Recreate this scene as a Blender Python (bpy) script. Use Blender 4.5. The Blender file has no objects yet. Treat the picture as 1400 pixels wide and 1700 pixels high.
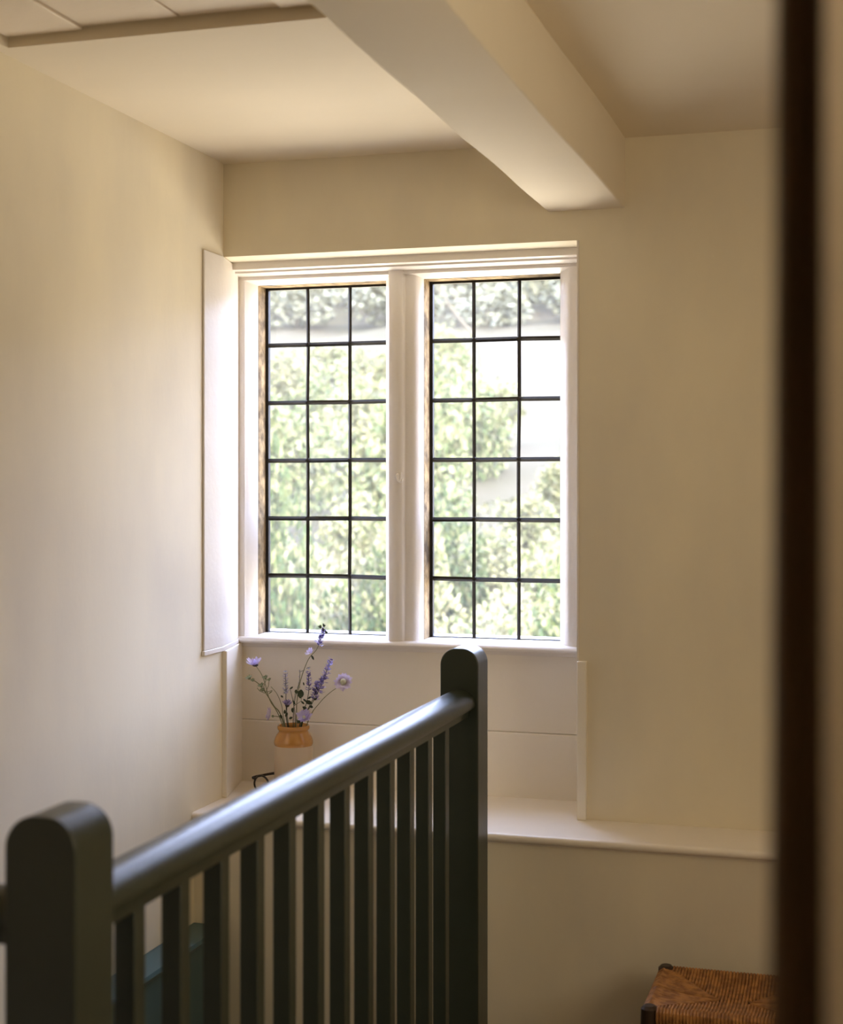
import bpy, bmesh, math, random
from mathutils import Vector, Matrix
sc = bpy.context.scene
COL = sc.collection
random.seed(7)

# ------------------------------------------------------------------ camera
EYE = 1.48                       # lens height above the landing floor
F = 2480.0                       # focal length for a 1400 px wide frame
YAW = math.radians(16.6)
CA, SA = math.cos(YAW), math.sin(YAW)
cd = bpy.data.cameras.new('camera')
cam = bpy.data.objects.new('camera', cd)
COL.objects.link(cam)
cam.location = (0, 0, EYE)
cam.rotation_euler = (math.radians(90), 0, YAW)
cd.sensor_fit = 'HORIZONTAL'
cd.sensor_width = 36.0
cd.lens = F / 1400 * 36.0
cd.shift_y = -45 / 1400
cd.clip_start = 0.02
cd.clip_end = 400
cd.dof.use_dof = True
cd.dof.focus_distance = 3.7
cd.dof.aperture_fstop = 4.9
sc.camera = cam

# ------------------------------------------------------------------ light and exposure
sc.view_settings.view_transform = 'Standard'
sc.view_settings.look = 'None'
sc.view_settings.gamma = 1
sc.view_settings.use_curve_mapping = False
sc.view_settings.exposure = 0.15
SKY_STRENGTH = 14.5
GROUND_STRENGTH = 13.0
w = bpy.data.worlds.new('daylight')
sc.world = w
w.use_nodes = True
nt = w.node_tree
nt.nodes.clear()
wo = nt.nodes.new('ShaderNodeOutputWorld')
bg = nt.nodes.new('ShaderNodeBackground')
tc = nt.nodes.new('ShaderNodeTexCoord')
sx = nt.nodes.new('ShaderNodeSeparateXYZ')
mr = nt.nodes.new('ShaderNodeMapRange')
mr.inputs['From Min'].default_value = -0.10
mr.inputs['From Max'].default_value = 0.10
mx = nt.nodes.new('ShaderNodeMix')
mx.data_type = 'RGBA'
mx.inputs[6].default_value = (GROUND_STRENGTH * 1.0, GROUND_STRENGTH * .90, GROUND_STRENGTH * .74, 1)
mx.inputs[7].default_value = (SKY_STRENGTH * .78, SKY_STRENGTH * .92, SKY_STRENGTH * 1.42, 1)
nt.links.new(tc.outputs['Generated'], sx.inputs[0])
nt.links.new(sx.outputs['Z'], mr.inputs['Value'])
nt.links.new(mr.outputs[0], mx.inputs[0])
nt.links.new(mx.outputs[2], bg.inputs['Color'])
bg.inputs['Strength'].default_value = 1.0
nt.links.new(bg.outputs[0], wo.inputs[0])
w.cycles.sampling_method = 'AUTOMATIC'

sd = bpy.data.lights.new('sun', 'SUN')
sd.energy = 19.0
sd.angle = math.radians(3)
sd.color = (1, .93, .82)
sun = bpy.data.objects.new('sun', sd)
COL.objects.link(sun)
sun.location = (10, -20, 30)
sun.rotation_euler = Vector((-0.55, 0.62, -0.56)).to_track_quat('-Z', 'Y').to_euler()

pdta = bpy.data.lights.new('window_portal', 'AREA')          # guides sky sampling through the window
pdta.shape = 'RECTANGLE'
pdta.size, pdta.size_y = 0.86, 0.98
pdta.cycles.is_portal = True
po = bpy.data.objects.new('window_portal', pdta)
COL.objects.link(po)
po.location = (-1.157, 3.94, EYE + .065)
po.rotation_euler = (math.radians(-90), 0, 0)

w2 = bpy.data.lights.new('side_fill_light', 'AREA')      # warm fill light from the right, in an added window out of view
w2.shape = 'RECTANGLE'
w2.size, w2.size_y = .90, .98
w2.energy = 13.0
w2.color = (1.0, .86, .64)
w2o = bpy.data.objects.new('side_fill_light', w2)
COL.objects.link(w2o)
w2o.location = (1.255, 1.55, EYE + .10)
w2o.rotation_euler = (0, math.radians(90), 0)

cy = sc.cycles
cy.use_denoising = True
cy.max_bounces = 14
cy.diffuse_bounces = 9
cy.glossy_bounces = 4
cy.transparent_max_bounces = 12
cy.sample_clamp_indirect = 12
cy.caustics_reflective = False
cy.caustics_refractive = False


# ------------------------------------------------------------------ materials
def mat(name, col, rough=.6, col2=None, nscale=3.0, stretch=(1, 1, 1), bump=0.0, bscale=40.0,
        bump2=0.0, b2scale=4.0, coat=0.0, spec=.5, metallic=0.0, lo=.35, hi=.65):
    m = bpy.data.materials.new(name)
    m.use_nodes = True
    t = m.node_tree
    b = t.nodes['Principled BSDF']
    b.inputs['Base Color'].default_value = (*col, 1)
    b.inputs['Roughness'].default_value = rough
    b.inputs['Metallic'].default_value = metallic
    b.inputs['Specular IOR Level'].default_value = spec
    b.inputs['Coat Weight'].default_value = coat
    b.inputs['Coat Roughness'].default_value = .15
    c = t.nodes.new('ShaderNodeTexCoord')
    mp = t.nodes.new('ShaderNodeMapping')
    mp.inputs['Scale'].default_value = stretch
    t.links.new(c.outputs['Object'], mp.inputs[0])
    if col2:
        n = t.nodes.new('ShaderNodeTexNoise')
        n.inputs['Scale'].default_value = nscale
        n.inputs['Detail'].default_value = 6
        t.links.new(mp.outputs[0], n.inputs['Vector'])
        r = t.nodes.new('ShaderNodeMapRange')
        r.inputs['From Min'].default_value = lo
        r.inputs['From Max'].default_value = hi
        t.links.new(n.outputs[0], r.inputs['Value'])
        x = t.nodes.new('ShaderNodeMix')
        x.data_type = 'RGBA'
        x.inputs[6].default_value = (*col, 1)
        x.inputs[7].default_value = (*col2, 1)
        t.links.new(r.outputs[0], x.inputs[0])
        t.links.new(x.outputs[2], b.inputs['Base Color'])
    last = None
    for s, k in ((bump, bscale), (bump2, b2scale)):
        if s:
            n = t.nodes.new('ShaderNodeTexNoise')
            n.inputs['Scale'].default_value = k
            n.inputs['Detail'].default_value = 4
            t.links.new(mp.outputs[0], n.inputs['Vector'])
            u = t.nodes.new('ShaderNodeBump')
            u.inputs['Strength'].default_value = 1.0
            u.inputs['Distance'].default_value = s
            t.links.new(n.outputs[0], u.inputs['Height'])
            if last:
                t.links.new(last.outputs[0], u.inputs['Normal'])
            last = u
    if last:
        t.links.new(last.outputs[0], b.inputs['Normal'])
    return m


def leafmat(name, cols, rough=.6, trans=0.0):
    """colour drawn per leaf"""
    m = bpy.data.materials.new(name)
    m.use_nodes = True
    t = m.node_tree
    b = t.nodes['Principled BSDF']
    b.inputs['Roughness'].default_value = rough
    b.inputs['Specular IOR Level'].default_value = .2
    g = t.nodes.new('ShaderNodeNewGeometry')
    r = t.nodes.new('ShaderNodeValToRGB')
    r.color_ramp.interpolation = 'LINEAR'
    el = r.color_ramp.elements
    while len(el) < len(cols):
        el.new(.5)
    for i, c in enumerate(cols):
        el[i].position = i / (len(cols) - 1)
        el[i].color = (*c, 1)
    t.links.new(g.outputs['Random Per Island'], r.inputs[0])
    t.links.new(r.outputs[0], b.inputs['Base Color'])
    if trans:
        o = t.nodes['Material Output']
        tr = t.nodes.new('ShaderNodeBsdfTranslucent')
        ms = t.nodes.new('ShaderNodeMixShader')
        ms.inputs[0].default_value = trans
        t.links.new(r.outputs[0], tr.inputs[0])
        t.links.new(b.outputs[0], ms.inputs[1])
        t.links.new(tr.outputs[0], ms.inputs[2])
        t.links.new(ms.outputs[0], o.inputs[0])
    return m


def glassmat():
    m = bpy.data.materials.new('old_window_glass')
    m.use_nodes = True
    t = m.node_tree
    o = t.nodes['Material Output']
    t.nodes.remove(t.nodes['Principled BSDF'])
    tr = t.nodes.new('ShaderNodeBsdfTransparent')
    tr.inputs[0].default_value = (.97, .98, .96, 1)
    gl = t.nodes.new('ShaderNodeBsdfGlossy')
    gl.inputs['Roughness'].default_value = .03
    lw = t.nodes.new('ShaderNodeFresnel')
    lw.inputs[0].default_value = 1.45
    ms = t.nodes.new('ShaderNodeMixShader')
    c = t.nodes.new('ShaderNodeTexCoord')
    n = t.nodes.new('ShaderNodeTexNoise')
    n.inputs['Scale'].default_value = 14
    bp = t.nodes.new('ShaderNodeBump')
    bp.inputs['Distance'].default_value = .002
    t.links.new(c.outputs['Object'], n.inputs['Vector'])
    t.links.new(n.outputs[0], bp.inputs['Height'])
    t.links.new(bp.outputs[0], gl.inputs['Normal'])
    t.links.new(lw.outputs[0], ms.inputs[0])
    t.links.new(tr.outputs[0], ms.inputs[1])
    t.links.new(gl.outputs[0], ms.inputs[2])
    # slight milkiness of old glass, mixed in as haze over the view
    df = t.nodes.new('ShaderNodeBsdfTranslucent')
    df.inputs[0].default_value = (.8, .78, .72, 1)
    m2 = t.nodes.new('ShaderNodeMixShader')
    m2.inputs[0].default_value = .025
    t.links.new(ms.outputs[0], m2.inputs[1])
    t.links.new(df.outputs[0], m2.inputs[2])
    t.links.new(m2.outputs[0], o.inputs[0])
    return m


M = {}
M['wall'] = mat('limewashed_plaster', (.81, .735, .565), .75, (.69, .63, .51), 3.0, (1, 1, .45), .0003, 90, .003, 2.5, spec=.15)
M['ceil'] = mat('ceiling_plaster', (.79, .705, .565), .75, (.75, .67, .535), 2.0, (.5, 1, 1), .0003, 80, .003, 2.5, spec=.15)
M['trim'] = mat('cream_painted_joinery', (.77, .725, .675), .42, (.74, .69, .635), 5, bump=.0006, bscale=60, bump2=.002, b2scale=7, spec=.4)
M['board'] = mat('stone_painted_boarding', (.84, .785, .69), .5, (.80, .745, .65), 3, (1, 1, .4), .0005, 60, .003, 4, spec=.3)
M['stone'] = mat('bare_weathered_stone', (.38, .275, .15), .9, (.12, .085, .05), 30, (1, 1, 1), .004, 70, spec=.2)
M['lead'] = mat('dark_lead', (.014, .012, .010), .55, (.026, .023, .018), 30, spec=.3)
M['green'] = mat('dark_green_gloss_paint', (.026, .034, .023), .36, (.030, .039, .027), 12, bump=.0003, bscale=50, spec=.5)
M['teal'] = mat('dark_teal_paint', (.05, .11, .125), .35, spec=.5)
M['jamb'] = mat('dark_stained_oak', (.17, .115, .072), .5, (.11, .07, .044), 5, (8, 8, .6), .001, 30, spec=.3)
M['floor'] = mat('worn_oak_boards', (.36, .27, .17), .45, (.28, .20, .12), 4, (8, .6, 1), .0008, 40)
M['glass'] = glassmat()
M['hatch'] = mat('painted_hatch_boards', (.80, .705, .59), .6, (.75, .66, .54), 3, (1, 3, 1), .0008, 60, spec=.2)
M['stoneware'] = mat('cream_stoneware', (.62, .50, .36), .28, (.58, .46, .32), 14, spec=.5)
M['ochre'] = mat('ochre_glaze', (.54, .26, .06), .09, (.46, .21, .042), 10, coat=.5)
M['jarin'] = mat('jar_inside', (.10, .06, .03), .5)
M['black'] = mat('black_acetate', (.012, .010, .010), .2, coat=.4)
M['lens'] = M['glass']
M['rush'] = mat('woven_rush', (.44, .21, .065), .6, (.24, .105, .035), 60, (1, 1, 1), .0006, 200, spec=.3, lo=.4, hi=.6)
M['stoolwood'] = mat('dark_stool_wood', (.035, .018, .010), .35, (.022, .012, .008), 20, spec=.4)
M['stem'] = mat('flower_stem', (.16, .19, .085), .6, (.22, .22, .11), 30)
M['darkleaf'] = mat('dark_leaf', (.025, .04, .018), .5, (.04, .06, .025), 20)
M['lilac'] = leafmat('lilac_petals', [(.60, .52, .82), (.72, .66, .86), (.50, .42, .75)], .6, .3)
M['palelilac'] = leafmat('pale_lilac_petals', [(.74, .66, .82), (.66, .58, .78), (.80, .74, .84)], .6, .3)
M['violet'] = leafmat('violet_florets', [(.16, .12, .34), (.34, .27, .58), (.50, .44, .70), (.10, .08, .20)], .6, .2)
M['paleviolet'] = leafmat('faded_florets', [(.36, .34, .48), (.56, .52, .66), (.26, .28, .26)], .6, .2)
M['calyx'] = mat('dark_calyx', (.045, .04, .035), .6)
M['pincushion'] = mat('pale_pincushion', (.60, .58, .44), .7, (.45, .45, .30), 200)
M['seedhead'] = leafmat('green_seedheads', [(.22, .27, .15), (.34, .38, .24), (.12, .16, .09)], .6, .2)
M['hook'] = mat('painted_metal', (.72, .67, .60), .4)
M['grass'] = mat('dry_pale_meadow', (.050, .041, .025), .9, (.042, .037, .019), .35, bump=.02, bscale=3, spec=.1)
M['bark'] = mat('pale_bark', (.09, .075, .05), .8, (.07, .06, .04), 6, spec=.1)
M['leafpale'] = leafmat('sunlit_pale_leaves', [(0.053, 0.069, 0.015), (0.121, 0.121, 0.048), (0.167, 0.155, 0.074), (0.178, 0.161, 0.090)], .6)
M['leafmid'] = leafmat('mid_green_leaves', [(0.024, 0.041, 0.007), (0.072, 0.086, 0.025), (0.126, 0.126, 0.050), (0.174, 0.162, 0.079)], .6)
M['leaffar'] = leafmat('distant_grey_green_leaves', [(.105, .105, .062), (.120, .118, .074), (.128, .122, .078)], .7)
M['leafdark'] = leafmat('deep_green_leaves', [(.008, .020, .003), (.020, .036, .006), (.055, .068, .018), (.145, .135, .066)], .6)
M['leafblossom'] = leafmat('blossom_shrub', [(0.039, 0.057, 0.011), (0.132, 0.127, 0.055), (0.178, 0.161, 0.090), (0.190, 0.170, 0.101)], .6)
M['render'] = mat('outer_wall_stone', (.4, .36, .28), .9)


# ------------------------------------------------------------------ builders  (z is measured from eye level)
def at(u, v, Y):
    """the point of depth Y that the photograph shows at (u, v); z relative to the eye"""
    xc = (u - 700) / F
    zc = (805 - v) / F
    t = Y / (CA + xc * SA)
    return Vector((t * (-SA + xc * CA), Y, t * zc))


class MB:
    def __init__(s):
        s.v, s.f, s.sm = [], [], []

    def add(s, vs, fs, smooth=False):
        o = len(s.v)
        s.v += [tuple(p) for p in vs]
        for f in fs:
            s.f.append(tuple(i + o for i in f))
            s.sm.append(smooth)
        return s

    def box(s, x0, x1, y0, y1, z0, z1):
        vs = [(x, y, z) for z in (z0, z1) for y in (y0, y1) for x in (x0, x1)]
        return s.add(vs, [(0, 2, 3, 1), (4, 5, 7, 6), (0, 1, 5, 4), (2, 6, 7, 3), (0, 4, 6, 2), (1, 3, 7, 5)])

    def prism(s, pts, axis, a, b, smooth=False):
        """pts: 2D outline swept along axis ('x': (y,z), 'y': (x,z), 'z': (x,y))"""
        def mk(p, c):
            return {'x': (c, p[0], p[1]), 'y': (p[0], c, p[1]), 'z': (p[0], p[1], c)}[axis]
        n = len(pts)
        vs = [mk(p, a) for p in pts] + [mk(p, b) for p in pts]
        s.add(vs, [tuple(range(n))[::-1], tuple(range(n, 2 * n))])
        s.f = s.f
        o = len(s.v) - 2 * n
        for i in range(n):
            j = (i + 1) % n
            s.f.append((o + i, o + j, o + n + j, o + n + i))
            s.sm.append(smooth)
        return s

    def tube(s, pts, rad, n=8, cap=True, smooth=True):
        pts = [Vector(p) for p in pts]
        k = len(pts)
        rs = rad if isinstance(rad, (list, tuple)) else [rad] * k
        d = (pts[1] - pts[0]).normalized()
        up = Vector((0, 0, 1)) if abs(d.z) < .9 else Vector((1, 0, 0))
        x = d.cross(up).normalized()
        vs = []
        for i, p in enumerate(pts):
            a = pts[max(i - 1, 0)]
            b = pts[min(i + 1, k - 1)]
            d = (b - a).normalized() if (b - a).length > 1e-9 else d
            x = (x - d * x.dot(d)).normalized()
            y = d.cross(x)
            for j in range(n):
                g = 2 * math.pi * j / n
                vs.append(p + (x * math.cos(g) + y * math.sin(g)) * rs[i])
        fs = []
        for i in range(k - 1):
            for j in range(n):
                l = (j + 1) % n
                fs.append((i * n + j, i * n + l, (i + 1) * n + l, (i + 1) * n + j))
        if cap:
            fs += [tuple(range(n))[::-1], tuple(range((k - 1) * n, k * n))]
        return s.add(vs, fs, smooth)

    def lathe(s, prof, c, n=48, smooth=True):
        vs, fs = [], []
        for r, z in prof:
            for j in range(n):
                g = 2 * math.pi * j / n
                vs.append((c[0] + r * math.cos(g), c[1] + r * math.sin(g), c[2] + z))
        for i in range(len(prof) - 1):
            for j in range(n):
                l = (j + 1) % n
                fs.append((i * n + j, i * n + l, (i + 1) * n + l, (i + 1) * n + j))
        return s.add(vs, fs, smooth)

    def ball(s, c, r, n=8, m=6):
        rx, ry, rz = r if isinstance(r, (tuple, list)) else (r, r, r)
        vs = [(c[0], c[1], c[2] - rz)]
        for i in range(1, m):
            th = math.pi * i / m
            for j in range(n):
                g = 2 * math.pi * j / n
                vs.append((c[0] + rx * math.sin(th) * math.cos(g), c[1] + ry * math.sin(th) * math.sin(g), c[2] - rz * math.cos(th)))
        vs.append((c[0], c[1], c[2] + rz))
        fs = [(0, 1 + (j + 1) % n, 1 + j) for j in range(n)]
        for i in range(m - 2):
            for j in range(n):
                l = (j + 1) % n
                fs.append((1 + i * n + j, 1 + i * n + l, 1 + (i + 1) * n + l, 1 + (i + 1) * n + j))
        e = len(vs) - 1
        fs += [(e, 1 + (m - 2) * n + j, 1 + (m - 2) * n + (j + 1) % n) for j in range(n)]
        return s.add(vs, fs, True)

    def leaf(s, base, d, nrm, ln, wd, curl=0.0, seg=4):
        """a pointed leaf or petal blade"""
        d = Vector(d).normalized()
        nrm = Vector(nrm)
        nrm = (nrm - d * nrm.dot(d)).normalized()
        side = d.cross(nrm)
        vs, fs = [], []
        for i in range(seg + 1):
            t = i / seg
            ww = wd * .5 * (math.sin(math.pi * min(1, t * .9 + .06)) ** .8 if t < 1 else .12)
            p = Vector(base) + d * ln * t + nrm * curl * ln * t * t
            vs += [p - side * ww, p + nrm * ww * -.25, p + side * ww]
        for i in range(seg):
            a = i * 3
            fs += [(a, a + 1, a + 4, a + 3), (a + 1, a + 2, a + 5, a + 4)]
        return s.add(vs, fs, True)

    def build(s, name, m, parent=None, bevel=0.0, segs=2, origin=None, sharp=40):
        off = Vector((0, 0, 0))
        loc = Vector((0, 0, 0))
        if parent is not None:
            p = parent
            while p is not None:
                off += p.location
                p = p.parent
        if origin is not None:
            loc = Vector(origin) + Vector((0, 0, EYE)) - off
            off = off + loc
        me = bpy.data.meshes.new(name)
        me.from_pydata([(x - off.x, y - off.y, z + EYE - off.z) for x, y, z in s.v], [], s.f)
        me.polygons.foreach_set('use_smooth', s.sm)
        bm = bmesh.new()
        bm.from_mesh(me)
        bmesh.ops.recalc_face_normals(bm, faces=bm.faces)
        bm.to_mesh(me)
        bm.free()
        me.set_sharp_from_angle(angle=math.radians(sharp))
        me.materials.append(m)
        o = bpy.data.objects.new(name, me)
        COL.objects.link(o)
        o.location = loc
        if parent is not None:
            o.parent = parent
        if bevel:
            b = o.modifiers.new('edge', 'BEVEL')
            b.width = bevel
            b.segments = segs
            b.limit_method = 'ANGLE'
            b.angle_limit = math.radians(40)
            b.harden_normals = False
        return o


def tag(o, label=None, cat=None, group=None, kind=None):
    if label: o['label'] = label
    if cat: o['category'] = cat
    if group: o['group'] = group
    if kind: o['kind'] = kind
    return o


def thing(name, loc, label, cat, group=None, kind=None):
    o = bpy.data.objects.new(name, None)
    COL.objects.link(o)
    o.empty_display_size = .05
    o.location = (loc[0], loc[1], loc[2] + EYE)
    return tag(o, label, cat, group, kind)


def struct(o, label=None, cat=None):
    return tag(o, label, cat, None, 'structure')


def copy_tree(o, parent=None):
    c = o.copy()
    COL.objects.link(c)
    if parent is not None:
        c.parent = parent
    for ch in list(o.children):
        copy_tree(ch, c)
    return c


# ------------------------------------------------------------------ key measures (metres, z from the eye)
FL = -EYE            # landing floor
CE = .815            # ceiling
XL, XR = -1.563, 1.20
YU, YLW = 3.50, 3.315     # wall round the window, wall below the ledge
LEDGE = -.792
WX1 = -.656          # right side of the window recess
SOF = .58            # head of the recess
YP = 3.70            # boarding under the window
LOW = -3.7           # floor below the stairwell
YD0, YD1 = .62, .72  # partition with the doorway the photograph is taken from
YR = -1.3            # back of the room behind

# ------------------------------------------------------------------ room shell
b = MB()
b.prism([(XL, YR), (XL, 3.47), (-1.625, 3.75), (-1.625, 3.86), (-1.80, 3.86), (-1.80, YR)], 'z', LOW, CE + .12)
struct(b.build('wall_left', M['wall']), 'long pale plaster wall on the left, running up to the window', 'wall')

b = MB()
b.box(-1.625, WX1, YU, 3.86, SOF, CE + .12)
b.box(WX1, XR, YU, 3.86, LEDGE - .01, CE + .12)
struct(b.build('wall_back', M['wall']), 'plaster wall around the leaded window, above the ledge', 'wall')

b = MB()
b.box(-1.625, XR, YLW, 3.86, LOW, LEDGE - .024)
struct(b.build('wall_lower', M['wall']), 'shaded wall below the cream ledge, behind the balustrade', 'wall')

WY0, WY1, WZ0, WZ1 = 1.08, 2.02, -.42, .62
b = MB()
b.box(XR, XR + .12, YR, WY0, LOW, CE + .12)
b.box(XR, XR + .12, WY1, 3.86, LOW, CE + .12)
b.box(XR, XR + .12, WY0, WY1, LOW, WZ0)
b.box(XR, XR + .12, WY0, WY1, WZ1, CE + .12)
struct(b.build('wall_right', M['wall']), 'plaster wall closing the right side of the landing', 'wall')
b = MB()
b.box(-1.80, XR + .12, YR - .12, YR, LOW, CE + .12)
struct(b.build('wall_rear', M['wall']), 'plaster wall behind the doorway room', 'wall')

w2t = thing('window_fill', (XR, 1.55, WZ0), 'added blind-covered side window, unseen, holding the warm fill light', 'window', kind='structure')  # added window, unseen, built round the fill light
b = MB()
b.box(XR + .02, XR + .05, WY0, WY0 + .02, WZ0, WZ1)
b.box(XR + .02, XR + .05, WY1 - .02, WY1, WZ0, WZ1)
b.box(XR + .02, XR + .05, WY0, WY1, WZ0, WZ0 + .03)
b.box(XR + .02, XR + .05, WY0, WY1, WZ1 - .03, WZ1)
b.build('window_frame', M['trim'], w2t)
MB().box(XR + .062, XR + .066, WY0, WY1, WZ0, WZ1).build('roller_blind', M['board'], w2t)

DX0, DX1 = -.95, -.016
b = MB()
b.box(XL, DX0, YD0, YD1, FL, CE)
b.box(DX1, XR, YD0, YD1, FL, CE)
b.box(DX0, DX1, YD0, YD1, .56, CE)
struct(b.build('wall_doorway', M['wall']), 'pale plaster partition at the right edge, beside the dark door frame', 'wall')

b = MB()
b.box(XL, XR, YR, 1.49, FL - .05, FL)
b.box(-.885, XR, 1.49, YLW, FL - .05, FL)
struct(b.build('floor', M['floor']), 'worn oak floor boards of the landing', 'floor')
b = MB()
b.box(-1.7, XR, 1.2, YLW + .1, LOW - .05, LOW)
b.box(-1.7, XR, 1.38, 1.44, LOW, FL - .05)
b.box(-.885, -.83, 1.44, YLW, LOW, FL - .05)
struct(b.build('floor_below', M['floor']), 'floor and sides at the foot of the dark stairwell', 'floor')

HX0, HX1, HY0, HY1 = -1.535, -.76, 1.45, 2.45
b = MB()
T = CE + .12
b.box(XL - .1, HX0, YR, YU + .1, CE, T)
b.box(HX0, HX1, HY1, YU + .1, CE, T)
b.box(HX0, HX1, YR, HY0, CE, T)
b.box(HX1, XR + .1, YR, YU + .1, CE, T)
struct(b.build('ceiling', M['ceil']), 'uneven cream plaster ceiling either side of the beam', 'ceiling')
struct(MB().box(XL - .1, XR + .1, YR, YU + .2, T, T + .05).build('ceiling_deck', M['ceil']), 'boards closing the ceiling above the loft hatch', 'ceiling')

# boxed beam running towards the window wall, slightly wavering
b = MB()
n = 26
ring = []
for i in range(n + 1):
    y = YD1 + (YU - YD1) * i / n
    wv = .0025 * math.sin(y * 4.1 + 1) + .001 * math.sin(y * 13.3)
    wz = .0015 * math.sin(y * 3.3) + .0006 * math.sin(y * 11)
    f = (y - YU) / (YU - YD1)
    xl, xr = -.732 + wv, -.547 + .004 * math.sin(y * 3.7 + 2)
    zb = .652 + wz - .008 * f
    ring.append([(xl, y, CE + .02), (xl, y, zb + .005), (xl + .0015, y, zb + .0015), (xl + .005, y, zb), (xr - .005, y, zb),
                 (xr - .0015, y, zb + .0015), (xr, y, zb + .005), (xr, y, CE + .02)])
vs = [p for r in ring for p in r]
fs = []
for i in range(n):
    for j in range(7):
        fs.append((i * 8 + j, i * 8 + j + 1, (i + 1) * 8 + j + 1, (i + 1) * 8 + j))
b.add(vs, fs, True)
struct(b.build('ceiling_beam', M['ceil'], sharp=50), 'cream plastered ceiling beam running to the wall above the window', 'beam')

# ------------------------------------------------------------------ loft hatch
h = thing('loft_hatch', (-1.15, 1.95, CE), 'cream boarded loft hatch with a dark gap along its edge in the ceiling', 'hatch')
b = MB()
zs = [.831, .836, .838, .834]
xs = [-1.532, -1.372, -1.178, -.985, -.765]
for i in range(4):
    b.box(xs[i] + .0015, xs[i + 1] - .0015, HY0 + .012, HY1 - .016 + (.004, .0, .003, .001)[i], zs[i], zs[i] + .022)
b.build('hatch_boards', M['hatch'], h, .002)
for bx in (-1.42, -.87):
    MB().box(bx - .03, bx + .03, HY0 + .05, HY1 - .06, .857, .88).build('batten', M['hatch'], h)

# ------------------------------------------------------------------ ledge
b = MB()
ov = [(XL, 3.312), (XR, 3.312), (XR, YU), (-.640, YU), (-.640, YP + .01), (-1.612, YP + .01), (-1.567, 3.472), (XL, 3.46)]
b.prism(ov, 'z', LEDGE - .024, LEDGE)
nose = [(3.312, LEDGE)] + [(3.306 - .009 * math.sin(a), LEDGE - .0095 + .0095 * math.cos(a)) for a in [math.pi * k / 8 for k in range(9)]] + [(3.312, LEDGE - .019)]
b.prism(nose, 'x', XL, XR, True)
M['ledge'] = mat('cream_ledge_paint', (.86, .795, .70), .4, (.83, .765, .67), 5, bump=.0004, bscale=60, spec=.4)
struct(b.build('trim_ledge', M['ledge']), 'cream painted ledge running along the wall under the window', 'ledge')

# ------------------------------------------------------------------ window
win = thing('window_1', (-1.15, YP, -.40), 'white mullioned window of two leaded lights above the boarded recess', 'window', kind='structure')
ZG0, ZG1 = -.403, .535
LIGHTS = ((-1.570, -1.209), (-1.104, -.745))
YG = 3.79
YS = 3.727
# outer frame
b = MB()
b.prism([(-1.640, 3.84), (-1.640, 3.66), (-1.622, 3.66), (-1.612, 3.672), (-1.610, 3.682), (-1.592, 3.684), (-1.588, 3.694),
         (-1.571, YS), (-1.571, YS + .004), (-1.60, YS + .004), (-1.60, 3.84)], 'z', -.41, .575)
b.prism([(-.640, 3.84), (-.640, 3.66), (-.672, 3.66), (-.682, 3.672), (-.690, 3.682), (-.710, 3.684), (-.720, 3.694),
         (-.744, YS), (-.744, YS + .004), (-.71, YS + .004), (-.71, 3.84)], 'z', -.41, .575)
b.build('window_jambs', M['trim'], win, .002)
b = MB()
b.prism([(3.682, .545), (3.682, .585), (3.84, .585), (3.84, .56), (YS + .004, .56), (YS + .004, .536), (YS, .536)], 'x', -1.62, -.66)
b.build('window_head', M['trim'], win, .002)
b = MB()
b.prism([(3.598, .561), (3.598, .592), (3.69, .592), (3.69, .557), (3.640, .561)], 'x', -1.612, -.656)
b.prism([(3.632, .556), (3.632, .563), (3.69, .563), (3.69, .553)], 'x', -1.612, -.656)
b.build('lintel_board', M['trim'], win, .0015)
b = MB()
b.prism([(-1.208, YS + .004), (-1.208, YS), (-1.190, 3.692), (-1.186, 3.680), (-1.176, 3.674), (-1.158, 3.674), (-1.148, 3.680),
         (-1.145, 3.690), (-1.124, 3.692), (-1.116, 3.700), (-1.105, YS), (-1.105, YS + .004), (-1.13, YS + .004), (-1.13, 3.84), (-1.18, 3.84), (-1.18, YS + .004)],
        'z', -.405, .56)
b.build('mullion', M['trim'], win, .002)
b = MB()
b.prism([(3.84, -.397), (3.80, -.401), (3.672, -.404), (3.664, -.408), (3.661, -.413), (3.664, -.419), (3.690, -.421), (3.694, -.432), (3.84, -.432)], 'x', -1.612, -.657)
b.build('window_sill', M['trim'], win, .0015)
# bare stone rebate round each light
for x0, x1 in LIGHTS:
    b = MB()
    b.box(x0 - .035, x0, YS + .002, 3.80, ZG0 - .004, ZG1 + .03)
    b.box(x1, x1 + .035, YS + .002, 3.93, ZG0 - .004, ZG1 + .03)  # carried on outside, unseen, to block oblique light on the lining
    b.box(x0, x1, YS + .002, 3.80, ZG1, ZG1 + .03)
    tag(b.build('stone_surround', M['stone'], win, .002), 'bare weathered stone edge around the glass')
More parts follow.
